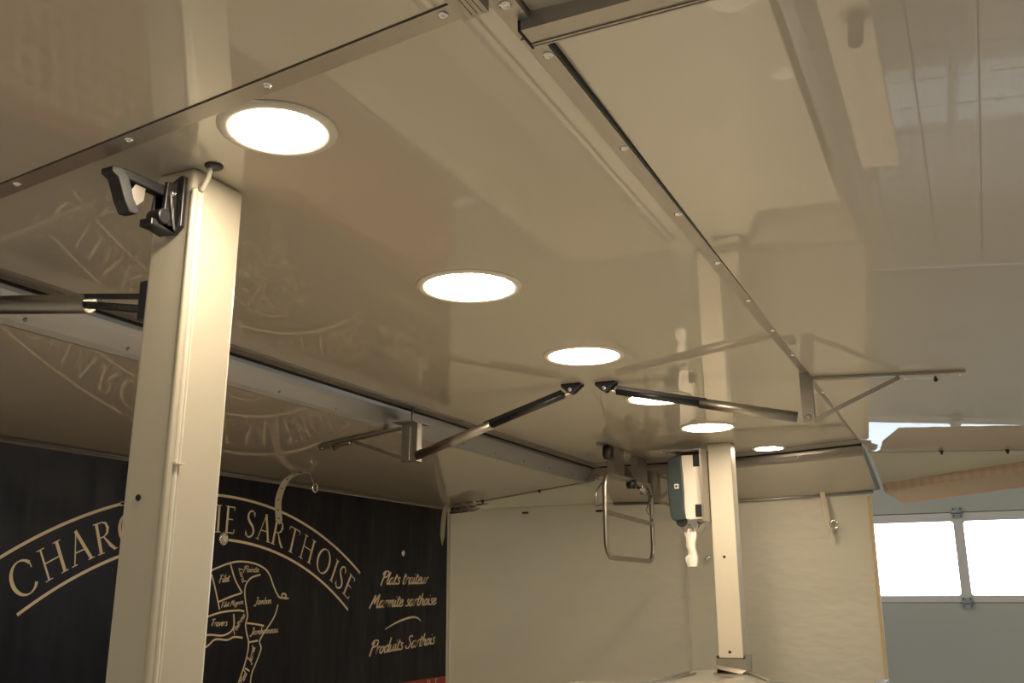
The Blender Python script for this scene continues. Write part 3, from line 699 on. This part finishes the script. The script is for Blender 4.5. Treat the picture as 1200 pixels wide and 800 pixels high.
p = Print(); sw = catmull([(5.754, 1.378, 0), (5.903, 1.42, 0), (6.07, 1.448, 0), (6.17, 1.445, 0), (6.225, 1.420, 0)], 6)
p.ribbon([(v.x, v.y) for v in sw], [0.006+0.008*math.sin(PI*i/(len(sw)-1)) for i in range(len(sw))]); p.build('swoosh')
# the butcher's drawing
drawing = [[(3.60, 1.50), (3.70, 1.60), (3.85, 1.65), (3.992, 1.70), (4.052, 1.732), (4.18, 1.771), (4.274, 1.784), (4.389, 1.776), (4.479, 1.75), (4.527, 1.713), (4.571, 1.647), (4.613, 1.599), (4.645, 1.588), (4.684, 1.594), (4.675, 1.609), (4.651, 1.611), (4.644, 1.597), (4.669, 1.585), (4.708, 1.585)],
 [(4.445, 1.716), (4.368, 1.697), (4.329, 1.659), (4.324, 1.609), (4.349, 1.527), (4.359, 1.491), (4.347, 1.45), (4.361, 1.4), (4.38, 1.355), (4.378, 1.301), (4.357, 1.231), (4.318, 1.146), (4.28, 1.07)],
 [(4.615, 1.552), (4.599, 1.505), (4.566, 1.458), (4.511, 1.404), (4.472, 1.355), (4.488, 1.314), (4.454, 1.243), (4.424, 1.191), (4.415, 1.139), (4.40, 1.07)],
 [(4.194, 1.767), (4.236, 1.69), (4.302, 1.616)], [(4.055, 1.71), (4.097, 1.618), (4.132, 1.53)], [(4.121, 1.57), (4.211, 1.596), (4.294, 1.614)],
 [(4.356, 1.455), (4.43, 1.448), (4.501, 1.437)], [(4.38, 1.353), (4.457, 1.359)], [(4.365, 1.22), (4.402, 1.202)],
 [(3.85, 1.44), (3.95, 1.47), (4.052, 1.497), (4.153, 1.517), (4.273, 1.524), (4.329, 1.518)],
 [(3.85, 1.40), (4.059, 1.404), (4.166, 1.397), (4.23, 1.414), (4.253, 1.448), (4.245, 1.506)],
 [(3.95, 1.30), (4.065, 1.351), (4.116, 1.379), (4.208, 1.373), (4.26, 1.386), (4.329, 1.379)],
 [(3.60, 1.50), (3.50, 1.42), (3.42, 1.35), (3.48, 1.30), (3.62, 1.34), (3.75, 1.30), (3.95, 1.30)],
 [(3.75, 1.30), (3.76, 1.18), (3.74, 1.07)], [(3.86, 1.31), (3.85, 1.18), (3.84, 1.07)]]
p = Print()
for s_ in drawing:
    q = catmull([(u, v, 0) for u, v in s_], 5); p.ribbon([(v.x, v.y) for v in q], 0.0095)
p.build('butcher_drawing', label='gold outline of a hog divided into cuts')
for word, a_, b_, xh in (('Filet', (4.115, 1.668), (4.195, 1.678), 0.020), ('Pointe', (4.300, 1.727), (4.430, 1.730), 0.017), ('Lard', (4.262, 1.742), (4.300, 1.668), 0.016),
        ('Jambon', (4.410, 1.553), (4.555, 1.558), 0.020), ('Filet Mignon', (4.145, 1.540), (4.318, 1.560), 0.014), ('Travers', (4.075, 1.447), (4.20, 1.447), 0.019),
        ('Poitrine', (4.262, 1.400), (4.340, 1.495), 0.017), ('Jambonneau', (4.39, 1.392), (4.63, 1.398), 0.019), ('Jarret', (4.412, 1.237), (4.440, 1.325), 0.020), ('Pied', (4.352, 1.135), (4.385, 1.19), 0.018)):
    p = Print(); script(p, word, a_, b_, xh, 0.22, 0.22); p.build('cut_name')
# gold letters on the red band, only their tops are in view
def flat_letter(pr, ch, x, z, H):
    adv, strokes = G[ch]
    for pts, w in strokes:
        pr.ribbon([(x+u*H, z+v*H) for u, v in pts], [i*H*1.5 for i in w] if isinstance(w, (list, tuple)) else w*H*1.5)
for ch, x_ in (('R', 6.33), ('S', 6.44)):
    p = Print(); flat_letter(p, ch, x_, 0.945, 0.065); p.build('letter')
for ex_, ez_, ww in ((4.125, 1.899, 0.036), (5.959, 1.888, 0.022)):
    MB().lathe((ex_, YB, ez_), [(ww, 0), (ww, 0.004), (ww*0.72, 0.008), (ww*0.62, 0.006)], (0, -1, 0), 20).build('eyelet', M['chrome'], bn)
    MB().lathe((ex_, YB-0.004, ez_), [(ww*0.6, 0), (ww*0.6, 0.006), (ww*0.4, 0.009)], (0, -1, 0), 16).build('turn_button', M['ring'], bn)

# ------------------------------------------------------------------ cream canvas back wall and corner pieces
cw = empty('canvas_wall', (BX, 2.3, 0.05), 'cream canvas sheet closing the far end, right of the black banner', 'canvas')
def sheet_panel(y0, y1, ztop, name, x0=BX, amp=0.012, seed=1):
    rnd = random.Random(seed); ny = 40; nz = 24; rows_ = []
    ph = [rnd.uniform(0, 6) for _ in range(6)]
    for i in range(nz+1):
        r_ = []
        for j in range(ny+1):
            y = y0+(y1-y0)*j/ny; zt = ztop(y); z = 0.05+(zt-0.05)*i/nz
            f = min(1, (zt-z)/0.25+0.15)
            wv = amp*f*(math.sin(y*3.1+ph[0]+z*0.7)+0.6*math.sin(z*5.0+ph[1]+y*1.3)+0.35*math.sin(z*13+ph[2]+2*y))
            r_.append((x0+wv, y, z))
        rows_.append(r_)
    return MB().sheet(rows_, (0.003, 0, 0))
def zt1(y): return 2.240+0.012*min(1, abs(y-1.5))+0.006*max(0, y-2.2)+(0.018 if y > 2.46 else 0.0)
sheet_panel(1.935, 3.90, zt1, 'a', seed=3).build('canvas_panel', M['canvas'], cw)
sheet_panel(0.650, 1.945, zt1, 'b', x0=BX+0.012, seed=5).build('canvas_panel', M['canvas'], cw)
B((BX-0.016, 1.928, 0.05), (BX-0.004, 1.948, 2.23)).build('piping', M['ring'], cw)
B((BX-0.02, 0.640, 0.05), (BX+0.03, 0.662, 2.24)).build('hem', M['edge_tan'], cw)
MB().prism([(6.603, 3.700, 0.05), (6.618, 3.688, 0.05), (7.0, 3.895, 0.05), (6.99, 3.91, 0.05)], (0, 0, 2.20)).build('corner_hem', M['canvas_hem'], cw)
MB().lathe((BX-0.02, 1.78, 1.848), [(0.02, 0), (0.02, 0.008), (0.012, 0.012)], (-1, 0, 0), 14).build('eyelet', M['chrome'], cw)
for yy, zz in ((3.24, 2.225), (2.62, 2.215)):
    MB().cyl((BX-0.02, yy, zz), (BX-0.02, yy-0.05, zz), 0.008, 10).build('peg', M['black'], cw)

B((6.69, 2.36, 2.445), (6.695, 2.482, 2.62)).build('light_block_plate', M['alu'], tb)  # plates added to block sky light leaking in at this corner
B((6.60, 2.484, 2.398), (6.605, 2.70, 2.60)).build('light_block_plate', M['alu'], tb)
B((6.60, 2.480, 2.412), (6.78, 2.484, 2.62)).build('light_block_plate', M['alu'], tb)
gs = MB()
A_ = [(6.585, y_, lz(y_)-0.006) for y_ in (2.50, 2.57, 2.64, 2.9, 3.15, 3.42, 3.70)]
B_ = [(6.66, 2.478, 2.436), (6.83, 2.478, 2.352), (BX+0.04, 2.478, 2.258), (BX+0.04, 2.84, 2.262), (BX+0.04, 3.2, 2.267), (BX+0.04, 3.55, 2.272), (BX+0.04, 3.93, 2.276)]
gs.sheet([A_, B_], (0, 0, 0.004)).build('corner_gusset', M['gusset'], None, 'cream vinyl corner piece between the left flap and the canvas wall', 'gusset')

gr = empty('corner_awning', (6.7, 0.2, 2.3), 'cream vinyl corner awning with a pale gingham valance above the hall windows', 'awning')
C_ = Vector((7.0, 0.560, 2.318)); D_ = Vector((6.312, 0.560, 2.452)); E_ = Vector((6.312, -0.72, rz(6.3, -0.72)+0.006))
rows_ = []
for i in range(13):
    u = i/12; r_ = []
    for j in range(13):
        v = j/12
        p0 = D_.lerp(E_, u); q0 = C_.lerp(E_, u) if u < 1 else E_
        pt = p0.lerp(q0, v); pt = pt+Vector((0, 0, -0.035*math.sin(PI*v)*math.sin(PI*min(1, u*1.6))*(1-u)))
        r_.append(pt)
    rows_.append(r_)
MB().sheet(rows_, (0, 0, 0.004)).build('awning_cloth', M['gusset'], gr)
CE = (E_-C_); nrm = Vector((CE.y, -CE.x, 0)).normalized()
def val(u, dz): 
    return C_+CE*u+Vector((0.0, 0, -dz))+nrm*0.002
def band(z0_, z1_, u0a, u0b, lean0, lean1):
    ra = []; rb = []
    for k in range(25):
        u = k/24
        ra.append(val(u0a+(1-u0a)*u, z0_)+nrm*(lean0+0.004*math.sin(u*40)))
        rb.append(val(u0b+(1-u0b)*u, z1_)+nrm*(lean1+0.006*math.sin(u*40)))
    return MB().sheet([ra, rb], (0.002, 0.001, 0))
band(0.0, 0.055, 0.0, 0.01, 0, 0).build('gingham_valance', M['valance'], gr)
band(0.055, 0.135, 0.01, 0.085, 0, 0.0).build('plain_valance', M['valance_plain'], gr)
band(0.135, 0.150, 0.085, 0.10, 0, 0.0).build('valance_binding', M['valance_edge'], gr)
MB().tube([val(0.01, 0.055), val(0.10, 0.15)], 0.003, 6).build('valance_cord', M['canvas_hem'], gr)
screw(gr, (6.99, 0.555, 2.305), 0.012, (0, 0, -1), 'chrome', 'rivet')

# ------------------------------------------------------------------ straps
def strap(name, pts, side, w, th, label, group=None, holes=(), tip=True):
    t = empty(name, pts[0], label, 'strap', group)
    P = catmull(pts, 5); s = MB(); sd = Vector(side).normalized(); n = len(P)
    rows_ = []
    for i, q in enumerate(P):
        f = 1.0 if (not tip or i < n-3) else max(0.15, (n-1-i)/3)
        rows_.append([q-sd*w/2*f, q+sd*w/2*f])
    d = (P[1]-P[0]).normalized(); nn = d.cross(sd)*th
    s.sheet(rows_, nn)
    s.build('webbing', M['strap'], t)
    return t, P
# A: above the banner
t, P = strap('webbing_strap', [(4.50, 3.46, 2.288), (4.43, 3.47, 2.272), (4.37, 3.50, 2.22), (4.345, 3.52, 2.12), (4.355, 3.52, 2.03), (4.365, 3.52, 1.985)], (0.63, -0.77, 0), 0.036, 0.003, 'cream webbing strap hanging from the left flap in front of the banner')
B((4.44, 3.445, 2.275), (4.53, 3.475, 2.291)).build('anchor_plate', M['steel'], t)
st2 = MB(); st2.sheet([[(4.50, 3.45, 2.285), (4.535, 3.47, 2.285)], [(4.56, 3.46, 2.25), (4.585, 3.47, 2.25)], [(4.575, 3.46, 2.225), (4.60, 3.47, 2.225)]], (0, 0.003, 0)); st2.build('webbing', M['strap'], t)
MB().tube([(4.585+0.024*math.cos(2*PI*k/16), 3.455, 2.205+0.024*math.sin(2*PI*k/16)) for k in range(16)], 0.006, 8, True).build('buckle_ring', M['chrome'], t)
for q in P[6:-4:3]: MB().cyl(q+Vector((0, -0.003, 0)), q+Vector((0, 0.005, 0)), 0.004, 8).build('punch_hole', M['gap'], t)
# B: at the banner corner, with the chrome spring fasteners
t, P = strap('webbing_strap', [(6.50, 3.56, 2.300), (6.47, 3.61, 2.285), (6.45, 3.64, 2.22), (6.45, 3.655, 2.10), (6.45, 3.66, 1.96)], (0.5, -0.87, 0), 0.036, 0.003, 'cream webbing strap hanging at the right corner of the banner')
MB().tube([(6.46, 3.62, 2.29), (6.45, 3.56, 2.30), (6.44, 3.50, 2.295), (6.46, 3.46, 2.26)], 0.007, 8).build('buckle_bar', M['steel'], t)
st2 = MB(); st2.sheet([[(6.45, 3.52, 2.30), (6.45, 3.545, 2.30)], [(6.46, 3.46, 2.255), (6.46, 3.485, 2.25)], [(6.47, 3.43, 2.235), (6.47, 3.45, 2.23)]], (0.003, 0, 0)); st2.build('webbing', M['strap'], t)
fs = empty('corner_fastener', (6.56, 3.55, 2.24), 'bundle of chrome spring fasteners at the corner of banner and canvas', 'fastener')
for k, (dz, dx) in enumerate(((0.012, 0), (-0.022, 0.01), (-0.052, 0.0))):
    MB().cyl((6.50+dx, 3.62, 2.262+dz), (6.50+dx, 3.40-0.02*k, 2.262+dz+0.012), 0.0155, 14).build('cylinder_shell', M['chrome'], fs, bevel=0.003)
    MB().lathe((6.50+dx, 3.53, 2.266+dz), [(0.017, -0.004), (0.018, 0), (0.017, 0.004)], (0, 1, 0), 14).build('collar', M['steel'], fs)
MB().cyl((6.50, 3.39, 2.255), (6.50, 3.30, 2.262), 0.006, 8).build('pin', M['steel'], fs)
# C: in front of the right half of the canvas
t, P = strap('webbing_strap', [(6.93, 0.955, 2.325), (6.935, 0.945, 2.26), (6.935, 0.935, 2.18), (6.93, 0.925, 2.08), (6.925, 0.915, 1.985)], (0, 1, 0), 0.034, 0.003, 'cream webbing strap hanging on the canvas right of the far post')
MB().tube([(6.93, 0.885+0.026*math.cos(2*PI*k/16), 2.055+0.026*math.sin(2*PI*k/16)) for k in range(16)], 0.005, 8, True).build('buckle_ring', M['chrome'], t)
B((6.90, 0.91, 2.318), (6.96, 1.0, 2.330)).build('anchor_plate', M['steel'], t)
B((6.925, 0.955, 2.275), (6.935, 0.99, 2.32)).build('webbing', M['strap'], t)

# ------------------------------------------------------------------ towel dispenser
dp = empty('paper_dispenser', (5.92, 1.58, 2.03), 'white and teal paper roll dispenser mounted on the far post', 'dispenser')
X0, X1 = 5.80, 6.06
side_w = [(1.488, 2.428), (1.612, 2.430), (1.612, 2.380), (1.607, 2.30), (1.605, 2.20), (1.607, 2.10), (1.600, 2.040), (1.580, 2.034), (1.488, 2.038)]
MB().prism([(X0, y, z) for y, z in side_w], (X1-X0, 0, 0)).build('housing', M['white_plastic'], dp, bevel=0.008, seg=3)
teal = [(1.608, 2.433), (1.650, 2.428), (1.682, 2.412), (1.700, 2.385), (1.704, 2.33), (1.703, 2.20), (1.698, 2.10), (1.694, 2.06), (1.685, 2.040), (1.665, 2.032), (1.598, 2.036), (1.604, 2.10), (1.601, 2.20), (1.603, 2.30), (1.608, 2.38)]
MB().prism([(X0-0.004, y, z) for y, z in teal], (X1-X0+0.008, 0, 0)).build('cover', M['teal'], dp, bevel=0.008, seg=3)
B((X0-0.010, 1.632, 2.224), (X0-0.003, 1.660, 2.254)).build('lock_plate', M['white_plastic'], dp, bevel=0.005)
MB().cyl((X0-0.012, 1.646, 2.239), (X0-0.009, 1.646, 2.239), 0.007, 12).build('keyhole', M['gap'], dp)
for z_ in (2.39, 2.085):
    B((X0-0.003, 1.489, z_-0.038), (X0+0.03, 1.540, z_+0.042)).build('side_latch', M['black'], dp, bevel=0.007)
mp_ = MB(); mp_.box((5.72, 1.464, 2.02), (6.10, 1.478, 2.452)); mp_.box((5.72, 1.478, 2.444), (6.10, 1.70, 2.452)); mp_.build('mounting_plate', M['steel'], dp)
MB().cyl((5.82, 1.585, 2.012), (6.02, 1.585, 2.012), 0.055, 28).build('drum', M['chrome'], dp, bevel=0.006)
MB().cyl((5.812, 1.63, 2.030), (6.02, 1.63, 2.030), 0.035, 24).build('roller', M['black'], dp)
for k in range(5):
    a_ = R(-70+k*30)
    MB().bar((5.812, 1.585, 2.012), (5.812, 1.585+0.05*math.sin(a_), 2.012-0.05*math.cos(a_)), 0.004, 0.006, (1, 0, 0)).build('spoke', M['steel'], dp)
rows_ = []
for i in range(17):
    z = 1.985-0.225*i/16; yl = 1.617+0.006*math.sin(i*1.1)-0.012*(i/16 > 0.4)*0+(-0.010 if 5 < i < 12 else 0); yr = 1.555-0.000*i-0.006*math.sin(i*0.6)
    rows_.append([(5.83+0.012*math.sin(PI*j/6)*(-1), yl+(yr-yl)*j/6, z) for j in range(7)])
MB().sheet(rows_, (0.03, 0, 0)).build('paper', M['paper'], dp)

# ------------------------------------------------------------------ hanging tube frame and its brackets
fr = empty('tube_frame', (6.0, 2.0, 2.35), 'stainless steel tube frame hanging below the far left ceiling corner', 'frame')
def rrect(x0, x1, z0_, z1_, r, y):
    pts = []
    for cx, cz, a0 in ((x1-r, z1_-r, 0), (x0+r, z1_-r, 90), (x0+r, z0_+r, 180), (x1-r, z0_+r, 270)):
        for k in range(7):
            t_ = R(a0+15*k); pts.append((cx+r*math.cos(t_), y, cz+r*math.sin(t_)))
    return pts
MB().tube(rrect(5.485, 6.40, 1.812, 2.320, 0.10, 2.0), 0.0145, 12, True).build('hoop', M['steel'], fr)
MB().bar((5.49, 2.0, 2.075), (6.395, 2.0, 2.062), 0.014, 0.026).build('cross_bar', M['steel'], fr)
MB().tube([(5.49, 2.01, 2.12), (5.40, 2.03, 2.10), (5.44, 2.04, 2.19), (5.49, 2.02, 2.25)], 0.005, 6).build('wire_stay', M['steel'], fr)
MB().tube([(6.40, 1.99, 2.08), (6.22, 1.98, 2.14), (6.30, 1.98, 2.20), (6.42, 1.99, 2.27)], 0.005, 6).build('wire_stay', M['steel'], fr)
bk = empty('ceiling_bracket', (6.0, 2.02, CZ), 'steel bracket plate with two uprights above the hanging tube frame', 'bracket')
B((5.51, 1.99, CZ-0.012), (6.50, 2.055, CZ)).build('top_plate', M['steel'], bk)
B((5.66, 2.00, 2.325), (5.86, 2.045, CZ-0.012)).build('upright', M['steel'], bk)
B((6.125, 2.00, 2.325), (6.335, 2.045, CZ-0.012)).build('upright', M['steel'], bk)
MB().bar((5.88, 2.035, 2.40), (6.12, 2.035, 2.335), 0.02, 0.06).build('brace', M['black'], bk)
MB().bar((5.62, 2.022, 2.318), (6.42, 2.022, 2.318), 0.05, 0.03).build('foot_rail', M['steel'], bk)
MB().lathe((5.60, 2.02, CZ-0.012), [(0.02, 0), (0.03, 0.015), (0.03, 0.06), (0.018, 0.085)], (0, 0, -1), 14).build('knob', M['black'], bk)
MB().cyl((6.0, 1.975, 2.29), (6.0, 2.03, 2.29), 0.03, 16).build('knob', M['black'], bk)
MB().cyl((6.10, 1.985, 2.285), (6.24, 1.985, 2.265), 0.018, 14).build('slider', M['chrome'], bk)
b2 = empty('flap_bracket', (6.45, 1.98, 2.44), 'steel bracket with diagonal braces at the far hinge, left of the paper dispenser', 'bracket')
B((6.40, 1.955, 2.215), (6.48, 2.025, 2.42)).build('upright', M['steel'], b2)
MB().bar((6.47, 2.11, 2.412), (6.47, 1.86, 2.412), 0.05, 0.022).build('top_plate', M['steel'], b2)
MB().bar((6.46, 1.95, 2.235), (6.46, 1.80, 2.36), 0.02, 0.026, (1, 0, 0)).build('brace', M['steel'], b2)
MB().bar((6.46, 1.95, 2.39), (6.46, 1.80, 2.33), 0.02, 0.022, (1, 0, 0)).build('brace', M['steel'], b2)
MB().bar((6.30, 2.03, 2.262), (6.72, 1.93, 2.200), 0.03, 0.022).build('rail', M['steel'], b2)
MB().bar((6.40, 2.0, 2.235), (6.95, 1.83, 2.205), 0.02, 0.014).build('slider', M['chrome'], b2)
MB().lathe((6.80, 1.845, 2.225), [(0.012, 0), (0.02, 0.01), (0.02, 0.03), (0.01, 0.04)], (0, 0, 1), 12).build('knob', M['black'], b2)
MB().tube(catmull([(6.90, 1.83, 2.20), (6.905, 1.82, 2.10), (6.91, 1.835, 2.0), (6.91, 1.85, 1.93)], 5), 0.006, 6).build('pull_cord', M['strap'], b2)

# ------------------------------------------------------------------ trailer body, counter and serving shelf
tb_ = empty('trailer_body', (3.6, 1.5, 0), 'beige market trailer body with low side panels around the counter', 'trailer')
B((1.15, 0.62, 0.30), (6.25, 2.48, 0.36)).build('deck', M['cabinet'], tb_)
B((1.15, 0.565, 0.22), (6.09, 0.60, 1.10)).build('side_panel', M['cabinet'], tb_)
B((1.15, 0.555, 1.10), (6.09, 0.61, 1.13)).build('sill', M['alu_blue'], tb_)
B((1.15, 2.48, 0.22), (6.25, 2.515, 1.05)).build('side_panel', M['cabinet'], tb_)
B((6.21, 0.62, 0.22), (6.25, 2.48, 1.05)).build('end_panel', M['cabinet'], tb_)
B((1.3, 1.2, 0.16), (6.1, 1.9, 0.30)).build('chassis_frame', M['steel'], tb_)
for xx in (3.4, 4.1):
    for yy in (0.68, 2.20):
        w_ = MB(); w_.lathe((xx, yy, 0.15), [(0.09, 0), (0.15, 0.01), (0.15, 0.15), (0.09, 0.16)], (0, 1, 0), 28); w_.build('wheel', M['rubber'], tb_)

ct = empty('counter', (3.8, 1.1, 0.36), 'glossy beige counter whose far corner meets the foot of the far post', 'counter')
cp = [(1.75, 0.64), (5.40, 0.64), (5.42, 1.075), (6.10, 1.375), (6.16, 1.50), (6.16, 1.655), (1.75, 1.655)]
MB().prism([(x, y, 1.125) for x, y in cp], (0, 0, 0.025)).build('worktop', M['counter'], ct)
inset = [(1.78, 0.68), (5.36, 0.68), (5.37, 1.10), (6.04, 1.41), (6.08, 1.62), (1.78, 1.62)]
MB().prism([(x, y, 0.36) for x, y in inset], (0, 0, 0.765)).build('cabinet', M['cabinet'], ct)
for a_, b_ in (((1.75, 1.64), (5.84, 1.64)), ((5.41, 1.085), (5.90, 1.295))):
    MB().bar((a_[0], a_[1], 1.156), (b_[0], b_[1], 1.156), 0.022, 0.012).build('edge_rail', M['alu'], ct)
MB().bar((1.75, 1.59, 1.154), (5.80, 1.59, 1.154), 0.014, 0.008).build('edge_rail', M['steel'], ct)

sh = empty('serving_shelf', (3.2, 0.38, 1.12), 'long beige serving shelf outside the trailer, mirrored in the right flap', 'shelf')
B((1.2, 0.285, 1.125), (4.97, 0.470, 1.150)).build('board', M['cabinet'], sh, bevel=0.004)
for xx in (1.5, 2.7, 3.8, 4.8):
    MB().bar((xx, 0.562, 0.86), (xx, 0.33, 1.118), 0.025, 0.02, (1, 0, 0)).build('support_arm', M['alu'], sh)
    MB().bar((xx, 0.562, 1.112), (xx, 0.31, 1.112), 0.025, 0.02).build('support_arm', M['alu'], sh)
kn = empty('shelf_knob', (3.53, 0.34, 1.15), 'black round headed knob in a chrome collar on the serving shelf', 'knob')
MB().lathe((3.53, 0.34, 1.15), [(0.062, 0), (0.062, 0.006), (0.05, 0.012), (0.03, 0.012)], (0, 0, 1), 28).build('collar', M['chrome'], kn)
MB().lathe((3.53, 0.34, 1.162), [(0.030, 0), (0.030, 0.10), (0.026, 0.12), (0.015, 0.132), (0.004, 0.136)], (0, 0, 1), 24).build('handle', M['black'], kn)
